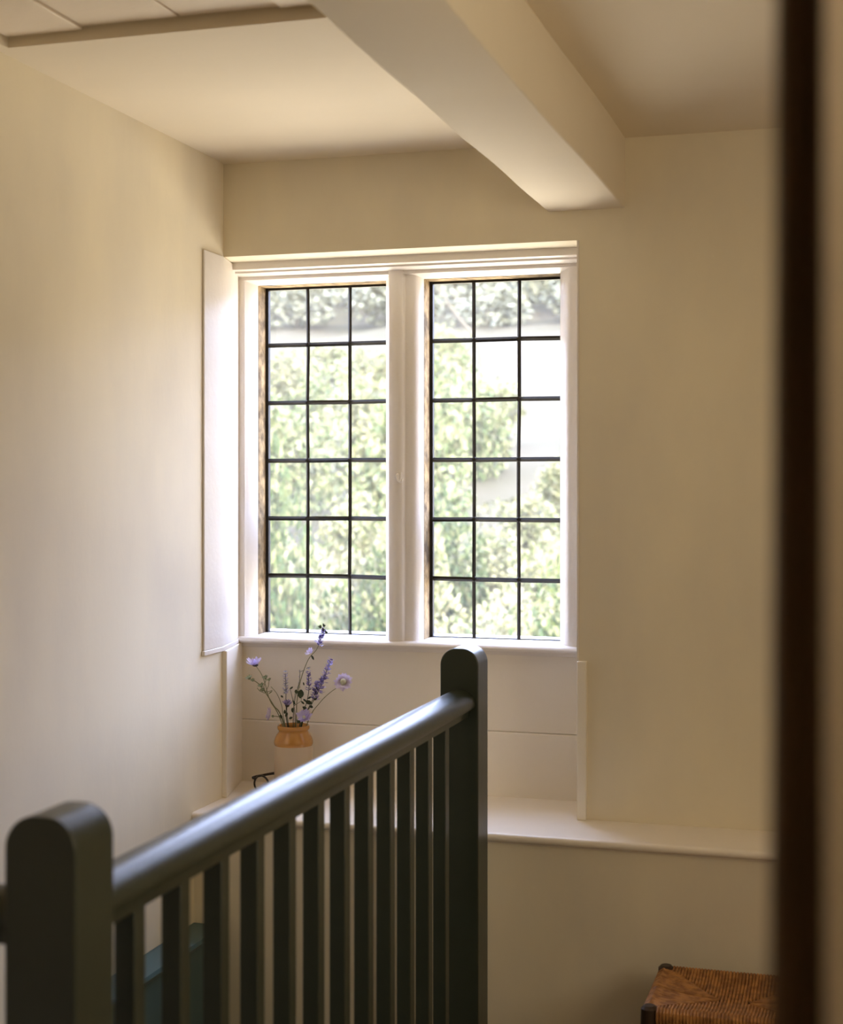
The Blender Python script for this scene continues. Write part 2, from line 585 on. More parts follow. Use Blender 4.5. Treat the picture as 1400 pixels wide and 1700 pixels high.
# leaded lights
for x0, x1 in LIGHTS:
    cols = [x0 + (x1 - x0) * k / 3 for k in range(4)]
    rows = [ZG0 + (ZG1 - ZG0) * k / 6 for k in range(7)]
    ll = thing('leaded_light', ((x0 + x1) / 2, YG, ZG0), None, None)
    ll.location -= win.location
    ll.parent = win
    r = random.Random(int(x0 * -1000))
    b = MB()
    for i in (1, 2):
        pts = [(cols[i] + r.uniform(-.0015, .0015), YG - .004 + r.uniform(-.001, .001), z) for z in rows]
        for (xa, ya, za), (xb, yb, zb) in zip(pts, pts[1:]):
            b.add([(xa - .0048, ya, za), (xa, ya - .004, za), (xa + .0048, ya, za), (xb - .0048, yb, zb), (xb, yb - .004, zb), (xb + .0048, yb, zb)],
                  [(0, 1, 4, 3), (1, 2, 5, 4), (0, 3, 5, 2)], True)
    for k in range(1, 6):
        pts = [(x, YG - .005, rows[k] + r.uniform(-.001, .001)) for x in cols]
        for (xa, ya, za), (xb, yb, zb) in zip(pts, pts[1:]):
            b.add([(xa, ya, za - .0058), (xa, ya - .005, za), (xa, ya, za + .0058), (xb, yb, zb - .0058), (xb, yb - .005, zb), (xb, yb, zb + .0058)],
                  [(0, 1, 4, 3), (1, 2, 5, 4), (0, 3, 5, 2)], True)
        for i in (1, 2):
            b.ball((cols[i], YG - .006, rows[k]), (.0075, .005, .0075))
    b.box(x0, x0 + .008, YG - .010, YG + .004, ZG0, ZG1)
    b.box(x1 - .005, x1, YG - .008, YG + .004, ZG0, ZG1)
    b.box(x0, x1, YG - .008, YG + .004, ZG1 - .006, ZG1)
    b.box(x0, x1, YG - .006, YG + .004, ZG0 - .002, ZG0 + .004)
    b.build('lead_lattice', M['lead'], ll)
    b = MB()
    for i in range(3):
        for k in range(6):
            tx, tz = r.uniform(-.002, .002), r.uniform(-.002, .002)
            xa, xb, za, zb = cols[i], cols[i + 1], rows[k], rows[k + 1]
            b.add([(xa, YG + tx + tz, za), (xb, YG - tx + tz, za), (xb, YG - tx - tz, zb), (xa, YG + tx - tz, zb)], [(0, 1, 2, 3)])
    b.build('glass_panes', M['glass'], ll)
# catch hook on the mullion
hk = at(664, 795, 3.674)
b = MB()
b.tube([hk + Vector((-.004, .002, .014)), hk + Vector((-.006, -.006, .008)), hk + Vector((-.004, -.008, -.002)), hk + Vector((.003, -.009, -.008)),
        hk + Vector((.008, -.008, -.005)), hk + Vector((.009, -.007, .001))], [.0035, .0035, .003, .003, .003, .0025], 8)
b.box(hk.x - .008, hk.x + .004, hk.y - .003, hk.y + .004, hk.z - .004, hk.z + .018)
b.build('window_catch', M['hook'], win, .001)
# lining boards at the left of the recess
b = MB()
ln = [(-1.5580, 3.36), (-1.5580, 3.47), (-1.604, 3.672), (-1.625, 3.672), (-1.567, 3.475), (-1.5625, 3.36)]
b.prism(ln, 'z', -.408, .578)
ln2 = [(-1.5555, 3.356), (-1.5555, 3.472), (-1.600, 3.672), (-1.625, 3.672), (-1.567, 3.475), (-1.5625, 3.353)]
b.prism(ln2, 'z', -.420, -.408)
struct(b.build('trim_1', M['trim'], bevel=.0015), 'smooth white lining board on the left wall beside the window', 'trim')
b = MB()
b.prism([(-1.552, 3.482), (-1.604, YP), (-1.625, YP), (-1.569, 3.482)], 'z', LEDGE, -.4205)
struct(b.build('trim_2', M['board'], bevel=.002), 'splayed cream board at the left of the recess, behind the flower jar', 'trim')
# boarding below the sill
b = MB()
b.box(-1.63, -.64, YP, 3.86, -.6265, -.42)
b.prism([(YP - .005, LEDGE - .02), (YP - .005, -.631), (YP - .002, -.6275), (3.86, -.6275), (3.86, LEDGE - .02)], 'x', -1.63, -.64)
struct(b.build('wall_panel', M['board'], bevel=.0008), 'two wide cream boards of the recess between the window sill and ledge', 'wall')
b = MB()
b.box(-.6565, -.634, YU - .014, YP, LEDGE, -.417)
struct(b.build('trim_3', M['board'], bevel=.002), 'narrow upright cream board at the right end of the recess, standing on the ledge', 'trim')
b = MB()
b.box(-.6590, -.6535, YU - .002, 3.66, -.417, SOF)
struct(b.build('trim_4', M['trim'], bevel=.0015), 'thin white edge down the right side of the window recess', 'trim')

# teal skirting box on the stairwell side of the left wall
b = MB()
b.box(XL, -1.496, 1.0, YLW - .004, -1.50, -1.078)
b.prism([(XL, -1.060), (XL, -1.078), (-1.488, -1.078), (-1.484, -1.069), (-1.488, -1.060)], 'y', 1.0, YLW - .004)
struct(b.build('baseboard_left', M['teal'], bevel=.001), 'deep dark teal skirting along the left wall behind the balustrade', 'baseboard')

# ------------------------------------------------------------------ doorway frame at the right edge of the view
DF = .655
xa, xb = at(1283, 805, DF).x, at(1384, 805, DF).x
d = thing('door_1', (xb, DF, FL), 'dark stained wooden door frame, out of focus at the right edge', 'door frame', kind='structure')
b = MB()
lean = .0035
vs = []
prof = [(xa, YD1 + .01), (xa, DF + .006), (xa + .003, DF), (xa + .009, DF - .002), (xa + .012, DF + .003), (xb - .006, DF - .001), (xb, DF + .004), (xb, YD1 + .01)]
for z, dx in ((FL, -lean * 3), (.60, lean)):
    vs += [(x + dx, y, z) for x, y in prof]
k = len(prof)
b.add(vs, [tuple(range(k))[::-1], tuple(range(k, 2 * k))] + [(i, (i + 1) % k, k + (i + 1) % k, k + i) for i in range(k)])
b.build('door_jamb', M['jamb'], d, .0012)
MB().box(DX0, xb, DF, YD1 + .01, .545, .60).build('door_head', M['jamb'], d, .002)
MB().box(DX0 - .02, DX0 + .03, DF, YD1 + .01, FL, .545).build('door_jamb', M['jamb'], d, .002)

# ------------------------------------------------------------------ added pendant lamp, out of view, to brighten the door frame
LX, LY = .20, .26
lp = thing('fill_pendant', (LX, LY, CE), 'small added pendant lamp, unseen, brightening the dark door frame', 'lamp')
MB().tube([(LX, LY, CE), (LX, LY, .66)], .003, 8).build('cord', M['black'], lp)
MB().lathe([(.02, .665), (.025, .66), (.085, .575), (.083, .575), (.023, .655), (.0, .655)], (LX, LY, 0)).build('lamp_shade', M['board'], lp)
MB().ball((LX, LY, .61), .022, 12, 8).build('bulb', M['hook'], lp)
ld = bpy.data.lights.new('pendant_fill', 'POINT')  # fill for the dim jamb and the plaster beside it
ld.energy = 3.2
ld.color = (1, .78, .55)
ld.shadow_soft_size = .03
lo_ = bpy.data.objects.new('pendant_fill', ld)
COL.objects.link(lo_)
lo_.parent = lp
lo_.location = (0, 0, .565 - CE)

# ------------------------------------------------------------------ balustrade
NW = .085
NX0, NX1 = -.885, -.800
NYS = (1.405, 3.11)
NTOP = -.353
bal = thing('balustrade', ((NX0 + NX1) / 2, 1.49, FL), 'dark green painted landing balustrade with two round-topped newel posts', 'balustrade')


def newel(y0, z0):
    b = MB()
    R = .036
    cx0, cx1, zt = NX0 + R, NX1 - R, NTOP - R
    pts = [(NX0, z0)]
    pts += [(cx0 - R * math.cos(a), zt + R * math.sin(a)) for a in [math.pi / 2 * k / 10 for k in range(11)]]
    pts += [(cx1 + R * math.sin(a), zt + R * math.cos(a)) for a in [math.pi / 2 * k / 10 for k in range(11)]]
    pts += [(NX1, z0)]
    b.prism(pts, 'y', y0, y0 + NW, True)
    return b.build('newel_post', M['green'], bal, .0022)


for y in NYS:
    newel(y, FL - .25)
BX0, BX1 = -.855, -.8275
XM = (NX0 + NX1) / 2


def rail_profile(c, w=.036):
    pts = []
    # rounded handrail above a narrow fillet
    for k in range(17):
        a = math.pi * k / 16
        pts.append((c + w * math.cos(a), -.468 + .026 * math.sin(a)))
    pts += [(c - w, -.474), (c - w + .004, -.481), (c - .022, -.484), (c - .020, -.500), (c + .020, -.500), (c + .022, -.484), (c + w - .004, -.481), (c + w, -.474)]
    return pts


b = MB()
b.prism(rail_profile(XM), 'y', NYS[0] + NW - .001, NYS[1] + .001, True)
b.build('handrail', M['green'], bal)
b = MB()
b.prism([(p[0] - XM + NYS[0] + NW / 2, p[1]) for p in rail_profile(XM)], 'x', XL, NX0 + .001, True)
b.build('handrail', M['green'], bal)
ZB = FL + .06
first = None
for i in range(12):
    y = 1.592 + .1234 * i
    b = MB()
    b.box(BX0, BX1, y, y + .0275, ZB, -.499)
    b.build('baluster', M['green'], bal, .0015)
for i in range(5):
    x = -.985 - .1234 * i
    b = MB()
    b.box(x - .0275, x, NYS[0] + NW / 2 - .014, NYS[0] + NW / 2 + .014, ZB, -.499)
    b.build('baluster', M['green'], bal, .0015)
MB().box(-.866, -.818, NYS[0] + NW - .001, NYS[1] + .001, ZB - .04, ZB).build('bottom_rail', M['green'], bal, .003)
MB().box(XL, NX0 + .001, NYS[0] + NW / 2 - .024, NYS[0] + NW / 2 + .024, ZB - .04, ZB).build('bottom_rail', M['green'], bal, .003)

# ------------------------------------------------------------------ stoneware jar
JX, JY = -1.418, 3.60
jar = thing('stoneware_jar', (JX, JY, LEDGE), 'cream stoneware jar with an ochre glazed neck, standing on the ledge', 'jar')
b = MB()
b.lathe([(0, 0), (.044, 0), (.0485, .003), (.0495, .008), (.0495, .119), (.0490, .123)], (JX, JY, LEDGE))
b.build('jar_body', M['stoneware'], jar)
b = MB()
b.lathe([(.0490, .121), (.0503, .124), (.0507, .129), (.0500, .134), (.0470, .142), (.0425, .150), (.0395, .154), (.0380, .157), (.0385, .160), (.0410, .162),
         (.0418, .166), (.0415, .170), (.0400, .1725), (.0375, .172), (.0355, .168), (.0345, .160), (.037, .150), (.044, .125)], (JX, JY, LEDGE))
tag(b.build('glazed_neck', M['ochre'], jar), 'shiny ochre brown glazed shoulder and rim')
b = MB()
b.lathe([(.044, .125), (.045, .10), (.045, .012), (0, .010)], (JX, JY, LEDGE))
b.build('jar_inside', M['jarin'], jar)

# ------------------------------------------------------------------ flowers in the jar
FY = 3.60
MOUTH = at(488, 1206, FY)


def path(pix, y0=FY, y1=FY, sub=5):
    """a smooth stem through the given points, rooted inside the jar"""
    n = len(pix)
    pts = [at(u, v, y0 + (y1 - y0) * i / (n - 1)) for i, (u, v) in enumerate(pix)]
    foot = Vector((JX + (pts[0].x - JX) * -.55, JY + .006, LEDGE + .016))
    pts = [foot] + pts
    out = []
    for i in range(len(pts) - 1):
        p0, p1, p2, p3 = pts[max(i - 1, 0)], pts[i], pts[i + 1], pts[min(i + 2, len(pts) - 1)]
        for k in range(sub):
            t = k / sub
            out.append(.5 * ((2 * p1) + (p2 - p0) * t + (2 * p0 - 5 * p1 + 4 * p2 - p3) * t * t + (3 * p1 - p0 - 3 * p2 + p3) * t ** 3))
    out.append(pts[-1])
    return out


def stem_obj(root, pts, r0=.0013, r1=.0008, m='stem'):
    k = len(pts)
    return MB().tube(pts, [r0 + (r1 - r0) * i / (k - 1) for i in range(k)], 6).build('stem', M[m], root)


def flower(name, label, cat='flower'):
    return thing(name, (JX, JY, LEDGE + .012), label, cat, 'cut flowers in the stoneware jar')


def frame(d):
    d = Vector(d).normalized()
    a = d.cross(Vector((0, 1, 0)))
    if a.length < .1:
        a = d.cross(Vector((1, 0, 0)))
    a.normalize()
    return d, a, d.cross(a)


def petals(c, d, n, ln, wd, rise, curl, seed, rings=1, jit=.2):
    r = random.Random(seed)
    d, a, e = frame(d)
    b = MB()
    for q in range(rings):
        for i in range(n):
            g = 2 * math.pi * (i + q * .5) / n + r.uniform(-.12, .12)
            o = a * math.cos(g) + e * math.sin(g)
            rs = rise + q * .35 + r.uniform(-jit, jit)
            dr = (o + d * rs).normalized()
            b.leaf(Vector(c) + o * .002, dr, d - o * .3, ln * r.uniform(.82, 1.1) * (1 - .25 * q), wd * r.uniform(.85, 1.15), curl, 4)
    return b


def spike(c0, c1, n, rad, size, seed):
    """whorls of small florets along the segment c0-c1"""
    r = random.Random(seed)
    b = MB()
    c0, c1 = Vector(c0), Vector(c1)
    d, a, e = frame(c1 - c0)
    for i in range(n):
        t = (int(i / 5) * 5 + r.uniform(-1.2, 1.2)) / n
        t = min(1, max(0, t))
        g = r.uniform(0, 6.283)
        o = a * math.cos(g) + e * math.sin(g)
        rr = rad * (1 - .6 * t)
        p = c0 + (c1 - c0) * t + o * rr * r.uniform(.1, .5)
        b.leaf(p, o + d * r.uniform(.1, .9), d, size * r.uniform(.7, 1.2) * (1 - .35 * t), size * .62, r.uniform(-.3, .3), 3)
    return b


# lilac daisy-like scabious, far left
p = path([(466, 1195), (448, 1162), (437, 1125), (424, 1104)], FY, 3.57)
f = flower('scabious', 'open lilac scabious on the highest left stem of the jar')
stem_obj(f, p)
c, d = p[-1], Vector((-.15, -.15, 1))
petals(c, d, 12, .0265, .0115, .62, .15, 1).build('petals', M['lilac'], f)
MB().ball(c, (.0085, .0085, .0045)).build('calyx', M['calyx'], f)
# scabious at the right
p = path([(512, 1197), (530, 1168), (548, 1150), (566, 1138)], FY, 3.56)
f = flower('scabious', 'round pale lilac scabious leaning out at the right of the jar')
stem_obj(f, p)
c = at(570, 1133, 3.555)
d = Vector((.25, -.75, .45))
petals(c, d, 14, .0235, .0125, .12, .1, 2, 2).build('petals', M['palelilac'], f)
MB().ball(c + d.normalized() * .004, (.0085, .008, .0085)).build('flower_centre', M['pincushion'], f)
# drooping at the left of the mouth
p = path([(471, 1198), (462, 1190), (453, 1189)], FY, 3.57)
f = flower('scabious', 'faded pale lilac scabious hanging low at the left of the jar mouth')
stem_obj(f, p)
petals(at(449, 1186, 3.565), (-.8, -.3, .15), 12, .020, .0115, .35, .1, 3, 2).build('petals', M['palelilac'], f)
MB().ball(p[-1], .0035).build('calyx', M['seedhead'], f)
# small one in the middle left
p = path([(476, 1196), (476, 1180), (477, 1171)], FY, 3.58)
f = flower('scabious', 'small purple scabious with a dark base, upright in the middle of the jar')
stem_obj(f, p, m='darkleaf')
petals(p[-1], (.05, -.1, 1), 12, .016, .008, .8, .2, 4, 2).build('petals', M['violet'], f)
MB().ball(p[-1], (.006, .006, .005)).build('calyx', M['calyx'], f)
# low lilac bloom by the rim
p = path([(500, 1200), (504, 1194)], FY, 3.57)
f = flower('scabious', 'lilac scabious resting low against the right side of the jar rim')
stem_obj(f, p)
petals(at(505, 1190, 3.565), (.1, -.6, .6), 12, .020, .0115, .3, .1, 5, 2).build('petals', M['lilac'], f)
MB().ball(at(505, 1191, 3.56), (.005, .004, .005)).build('flower_centre', M['pincushion'], f)

# tall lavender leaning right over the sill
p = path([(492, 1196), (493, 1165), (499, 1130), (512, 1095), (526, 1078), (534, 1058)], FY, 3.58)
f = flower('lavender_sprig', 'tallest thin sprig, its lavender tip crossing the window sill', 'flower')
stem_obj(f, p, .0013, .0008)
spike(at(529, 1071, 3.58), at(538, 1044, 3.58), 60, .0095, .0115, 11).build('florets', M['violet'], f)
bb = MB()
for (u, v, su) in ((536, 1048, 1), (541, 1052, 1), (533, 1043, -1), (537, 1041, 1)):
    q = at(u, v, 3.58)
    for k in range(3):
        bb.leaf(q, (su * (.6 - .3 * k), -.2, .5 + .3 * k), (0, -1, 0), .010, .0035)
bb.build('bracts', M['darkleaf'], f)
MB().leaf(at(517, 1088, 3.58), (.5, 0, -.7), (0, -1, 0), .014, .006, .2).build('leaf', M['darkleaf'], f)
MB().leaf(at(507, 1112, 3.59), (-1, 0, -.35), (0, -.5, 1), .020, .003, -.1).build('leaf', M['darkleaf'], f)
MB().leaf(at(508, 1110, 3.59), (1, 0, .45), (0, -.5, 1), .014, .004, -.1).build('leaf', M['darkleaf'], f)
petals(at(514, 1083, 3.575), (-.3, -.6, .7), 8, .012, .007, .2, .1, 6).build('petals', M['lilac'], f)

# violet salvia spikes
def salvia(label, pix, c0, c1, n, rad, size, seed, m='violet', y1=3.585, leaves=()):
    p = path(pix, FY, y1)
    f = flower('salvia_sprig', label)
    stem_obj(f, p, .0012, .0007, 'darkleaf')
    spike(at(*c0, y1), at(*c1, y1), n, rad, size, seed).build('florets', M[m], f)
    if leaves:
        for (u, v, dx, dz, l, wd) in leaves:
            MB().leaf(at(u, v, y1 - .004), (dx, -.15, dz), (.1, -1, .15), l, wd, .1).build('leaf', M['darkleaf'], f)
    return f


salvia('long violet salvia spike leaning right, reaching highest on the right side', [(503, 1197), (516, 1172), (530, 1145), (541, 1118), (549, 1097)],
       (529, 1150), (551, 1092), 95, .0115, .0125, 21, leaves=((518, 1168, -.7, .25, .018, .011), (521, 1162, .8, .5, .012, .007), (510, 1178, -.8, .5, .014, .008)))
salvia('short dense violet salvia spike just left of the longest violet one', [(502, 1197), (512, 1176), (522, 1155), (526, 1138)],
       (523, 1162), (526, 1130), 70, .0115, .0115, 22, leaves=((514, 1172, .7, -.2, .012, .007), (507, 1187, .9, .6, .010, .005)))
salvia('slim violet salvia spike standing upright behind the round dark leaf', [(499, 1196), (508, 1170), (513, 1145), (512, 1118)],
       (514, 1146), (512, 1111), 46, .0068, .0105, 23, y1=3.61, leaves=((511, 1160, .9, .5, .014, .005), (509, 1165, -.7, .6, .011, .005)))
salvia('faded grey-violet salvia spike standing upright at the left centre', [(478, 1197), (475, 1170), (475, 1145), (474, 1118)],
       (475, 1152), (474, 1112), 50, .0075, .0105, 24, 'paleviolet', leaves=((472, 1185, .3, .9, .012, .006), (474, 1190, .5, .8, .014, .007), (470, 1158, -.6, .6, .008, .005)))
salvia('thin grey seed sprig rising faintly at the back of the jar', [(487, 1197), (490, 1160), (497, 1132), (498, 1112)],
       (496, 1142), (498, 1108), 18, .004, .005, 25, 'paleviolet', y1=3.63)

# green seed heads at the left
p = path([(469, 1195), (455, 1172), (441, 1150), (428, 1134), (417, 1128)], FY, 3.58)
f = flower('seedhead_stem', 'pale green stem of scabious buds bending out to the left', 'flower')
stem_obj(f, p, .0016, .0010)
bb = MB()
for u, v in ((440, 1150), (441, 1148)):
    pass
bb.tube([at(441, 1150, 3.585), at(438, 1140, 3.58), at(442, 1128, 3.575)], .0009, 6)
bb.tube([at(441, 1150, 3.585), at(446, 1138, 3.585), at(447, 1128, 3.58)], .0008, 6)
bb.tube([at(441, 1150, 3.585), at(452, 1146, 3.58)], .0008, 6)
bb.tube([at(440, 1151, 3.585), at(431, 1147, 3.58), at(427, 1142, 3.58)], .0008, 6)
bb.build('side_stem', M['stem'], f)
for (u, v, s) in ((414, 1126, .0075), (420, 1130, .005), (434, 1139, .0075), (441, 1126, .0065), (447, 1129, .0045), (436, 1146, .006)):
    c = at(u, v, 3.578)
    bb = petals(c, (-.2, -.4, .8), 8, s * 1.25, s * .8, .9, -.2, int(u))
    bb.ball(c, s * .55)
    bb.build('seed_head', M['seedhead'], f)
p = path([(472, 1196), (468, 1172), (460, 1152), (450, 1140)], FY, 3.62)
f = flower('seedhead_stem', 'thin bare curving stem between the buds and the faded spike', 'flower')
stem_obj(f, p, .0010, .0007)
MB().leaf(at(446, 1152, 3.60), (.8, 0, .6), (0, -1, 0), .014, .003).build('leaf', M['stem'], f)

# leafy sprig in the centre
p = path([(490, 1198), (488, 1172), (484, 1152), (482, 1144)], FY, 3.565)
f = flower('leafy_sprig', 'dark-leaved sprig with one round leaf at the centre of the jar', 'foliage')
stem_obj(f, p, .0010, .0006, 'darkleaf')
MB().leaf(at(500, 1145, 3.57), (-.05, -.1, -1), (.2, -1, .1), .022, .017, .1).build('leaf', M['darkleaf'], f)
MB().leaf(at(491, 1145, 3.57), (.3, -.1, -.8), (.4, -1, .3), .011, .009, .1).build('leaf', M['darkleaf'], f)
MB().leaf(at(481, 1144, 3.57), (.8, -.1, .5), (0, -1, .3), .012, .005).build('leaf', M['darkleaf'], f)
MB().leaf(at(486, 1163, 3.57), (.6, -.1, -.7), (0, -1, .3), .013, .005).build('leaf', M['darkleaf'], f)
MB().leaf(at(505, 1138, 3.57), (-.2, -.1, .9), (0, -1, .3), .009, .004).build('leaf', M['darkleaf'], f)
MB().leaf(at(500, 1164, 3.57), (.8, -.1, -.6), (0, -1, .3), .012, .005).build('leaf', M['darkleaf'], f)
MB().leaf(at(486, 1183, 3.57), (0, -.1, 1), (0, -1, .3), .013, .008).build('leaf', M['darkleaf'], f)
MB().leaf(at(480, 1193, 3.57), (.8, -.1, .3), (0, -1, .3), .011, .007).build('leaf', M['darkleaf'], f)
MB().leaf(at(494, 1201, 3.57), (.5, -.3, .9), (0, -1, .3), .018, .011).build('leaf', M['darkleaf'], f)
MB().leaf(at(468, 1193, 3.57), (-.2, -.3, .9), (0, -1, .3), .012, .007).build('leaf', M['darkleaf'], f)
bb = MB()
bb.tube([at(500, 1164, 3.57), at(501, 1148, 3.57)], .0006, 5)
bb.tube([at(488, 1172, 3.578), at(500, 1164, 3.57)], .0006, 5)
bb.tube([at(487, 1165, 3.576), at(491, 1146, 3.57)], .0005, 5)
bb.build('side_stem', M['darkleaf'], f)

# ------------------------------------------------------------------ folded spectacles at the back of the ledge
GY = 3.625
g0 = at(424, 1300, 3.572)
sp = thing('spectacles', (g0.x + .05, 3.60, LEDGE), 'open black spectacles lying on the ledge left of the jar', 'spectacles')
zt = LEDGE
fx, fy = g0.x, 3.572
ax = Vector((.92, -.40, 0)).normalized()      # the way the front runs
nx_ = Vector((ax.y, -ax.x, 0))                # out of the front
def gp(a, n, z): return Vector((fx, fy, zt)) + ax * a + nx_ * n + Vector((0, 0, z))
b = MB()
for c in (.030, .098):
    loop = [gp(c + .027 * math.cos(t) * (1 - .08 * math.sin(t)), .002 + .004 * abs(c - .064) / .034, .0245 + .0215 * math.sin(t)) for t in [2 * math.pi * k / 28 for k in range(29)]]
    b.tube(loop, .0026, 8, cap=False)
b.tube([gp(.056, .003, .031), gp(.061, -.001, .034), gp(.067, -.001, .034), gp(.072, .003, .031)], .0026, 8)
b.tube([gp(.004, .003, .034), gp(-.004, .006, .037)], .0036, 8)
b.tube([gp(.124, .003, .034), gp(.132, .006, .037)], .0036, 8)
b.build('spectacle_frame', M['black'], sp)
for a0, s in ((-.004, 1), (.132, -1)):
    b = MB()
    b.tube([gp(a0, .006, .037), gp(a0, -.004, .038), gp(a0 + s * .002, -.045, .038), gp(a0 + s * .004, -.085, .037), gp(a0 + s * .006, -.108, .031), gp(a0 + s * .007, -.122, .014), gp(a0 + s * .007, -.126, .004)],
           [.0032, .0034, .0036, .0042, .0052, .005, .0035], 8)
    b.build('temple_arm', M['black'], sp)
b = MB()
for c in (.030, .098):
    nn = 24
    b.add([gp(c + .026 * math.cos(2 * math.pi * k / nn), .003, .0245 + .0205 * math.sin(2 * math.pi * k / nn)) for k in range(nn)], [tuple(range(nn))])
b.build('lens', M['lens'], sp)

# ------------------------------------------------------------------ rush stool
SX0, SX1, SY0, SY1 = -.418, -.098, 2.955, 3.225
SZ = -1.035
st = thing('rush_stool', ((SX0 + SX1) / 2, (SY0 + SY1) / 2, FL), 'low dark wooden stool with a woven brown rush seat below the ledge', 'stool')
W_, D_ = SX1 - SX0, SY1 - SY0
rr = random.Random(3)
b = MB()


def sag(x, y):
    """the seat is high over the rails and dips to the middle"""
    u = (x - SX0) / W_ * 2 - 1
    v = (y - SY0) / D_ * 2 - 1
    return -.016 * (1 - u * u) * (1 - v * v)


def wrap(px, py, ox, oy):
    """strand end going round a rail; (ox,oy) points outwards"""
    return [Vector((px - ox * .004, py - oy * .004, SZ + .002)), Vector((px + ox * .006, py + oy * .006, SZ - .004)),
            Vector((px + ox * .009, py + oy * .009, SZ - .014)), Vector((px + ox * .006, py + oy * .006, SZ - .024)), Vector((px - ox * .004, py - oy * .004, SZ - .030))]


P = .0066
half = min(W_, D_) / 2
N = int(half / P)
for sx_ in (0, 1):
    for sy_ in (0, 1):
        ex, ey = (SX0, 1) if sx_ == 0 else (SX1, -1), (SY0, 1) if sy_ == 0 else (SY1, -1)
        for i in range(3, N):
            dd = (i + .5) * P
            x = ex[0] + ex[1] * dd
            y = ey[0] + ey[1] * dd
            pts = list(reversed(wrap(x, ey[0], 0, -ey[1])))
            for t in (.25, .5, .75, .95):
                yy = ey[0] + (y - ey[0]) * t
                pts.append(Vector((x, yy, SZ + sag(x, yy) + rr.uniform(-.0008, .0008))))
            pts.append(Vector((x - ex[1] * .002, y - ey[1] * .0, SZ + sag(x, y) - .002)))
            for t in (.95, .75, .5, .25):
                xx = ex[0] + (x - ex[0]) * t
                pts.append(Vector((xx, y, SZ + sag(xx, y) + rr.uniform(-.0008, .0008))))
            pts += wrap(ex[0], y, -ex[1], 0)
            b.tube(pts, P * .50, 6)
xs0, xs1 = SX0 + N * P, SX1 - N * P
cnt = max(1, round((xs1 - xs0) / P))
for i in range(cnt):
    x = xs0 + (xs1 - xs0) * (i + .5) / cnt
    pts = list(reversed(wrap(x, SY0, 0, -1)))
    for t in (.1, .25, .4, .5, .6, .75, .9):
        yy = SY0 + D_ * t
        pts.append(Vector((x, yy, SZ + sag(x, yy) + rr.uniform(-.0008, .0008))))
    pts += wrap(x, SY1, 0, 1)
    b.tube(pts, P * .50, 6)
b.build('rush_seat', M['rush'], st)
for x in (SX0 + .006, SX1 - .006):
    for y in (SY0 + .006, SY1 - .006):
        b = MB()
        b.tube([(x, y, FL), (x, y, FL + .05), (x, y, SZ - .06), (x, y, SZ - .03), (x, y, SZ), (x, y, SZ + .006)], [.012, .014, .017, .018, .017, .011], 12)
        b.build('leg', M['stoolwood'], st)
for y in (SY0 + .004, SY1 - .004):
    MB().tube([(SX0, y, SZ - .014), (SX1, y, SZ - .014)], .008, 10).build('seat_rail', M['stoolwood'], st)
    MB().box(SX0 + .01, SX1 - .01, y - .006, y + .006, SZ - .062, SZ - .034).build('apron', M['stoolwood'], st, .002)
    MB().tube([(SX0, y, FL + .14), (SX1, y, FL + .14)], .009, 10).build('stretcher', M['stoolwood'], st)
for x in (SX0 + .004, SX1 - .004):
    MB().tube([(x, SY0, SZ - .014), (x, SY1, SZ - .014)], .008, 10).build('seat_rail', M['stoolwood'], st)
    MB().box(x - .006, x + .006, SY0 + .01, SY1 - .01, SZ - .062, SZ - .034).build('apron', M['stoolwood'], st, .002)
    MB().tube([(x, SY0, FL + .18), (x, SY1, FL + .18)], .009, 10).build('stretcher', M['stoolwood'], st)

# ------------------------------------------------------------------ garden and hillside outside
PROF = [(14.5, -3.2), (22, -2.6), (30, -1.2), (45, 2.0), (60, 5.6), (75, 8.6), (95, 13.5), (130, 24)]


def ground(y):
    for (a, za), (b_, zb) in zip(PROF, PROF[1:]):
        if y <= b_:
            return za + (zb - za) * (y - a) / (b_ - a)
    return PROF[-1][1]


b = MB()
vs, fs = [], []
NXg, NYg = 40, 46
gr = random.Random(5)
for j in range(NYg + 1):
    y = 14.5 + (130 - 14.5) * (j / NYg) ** 1.6
    for i in range(NXg + 1):
        x = -y * .9 - 8 + (y * 1.3 + 16) * i / NXg
        vs.append((x, y, ground(y) + gr.uniform(-.004, .004) * y))
for j in range(NYg):
    for i in range(NXg):
        a = j * (NXg + 1) + i
        fs.append((a, a + 1, a + NXg + 2, a + NXg + 1))
b.add(vs, fs, True)
struct(b.build('hillside', M['grass']), 'pale meadow hillside rising behind the window', 'hillside')


def crown_mesh(seed, n, size, lobes, flat=.8):
    """a leafy crown of unit radius: clumps of leaf blades"""
    r = random.Random(seed)
    b = MB()
    cs = []
    for _ in range(lobes):
        v = Vector((r.gauss(0, 1), r.gauss(0, 1), r.gauss(0, 1))).normalized() * r.uniform(.25, .72)
        cs.append((Vector((v.x, v.y, v.z * flat)), r.uniform(.26, .46)))
    for _ in range(n):
        c, rad = r.choice(cs)
        v = Vector((r.gauss(0, 1), r.gauss(0, 1), r.gauss(0, 1))).normalized()
        p = c + v * rad * r.uniform(.55, 1.0) ** .5
        d = (v + Vector((r.uniform(-.8, .8), r.uniform(-.8, .8), r.uniform(-.9, .4)))).normalized()
        nn = Vector((r.uniform(-1, 1), r.uniform(-1, 1), r.uniform(-1, 1)))
        s = size * r.uniform(.6, 1.3)
        dd = d
        nn = (nn - dd * nn.dot(dd)).normalized()
        sd_ = dd.cross(nn)
        b.add([p, p + dd * s * .5 + sd_ * s * .32, p + dd * s, p + dd * s * .5 - sd_ * s * .32], [(0, 1, 2, 3)])
    me = b
    return me


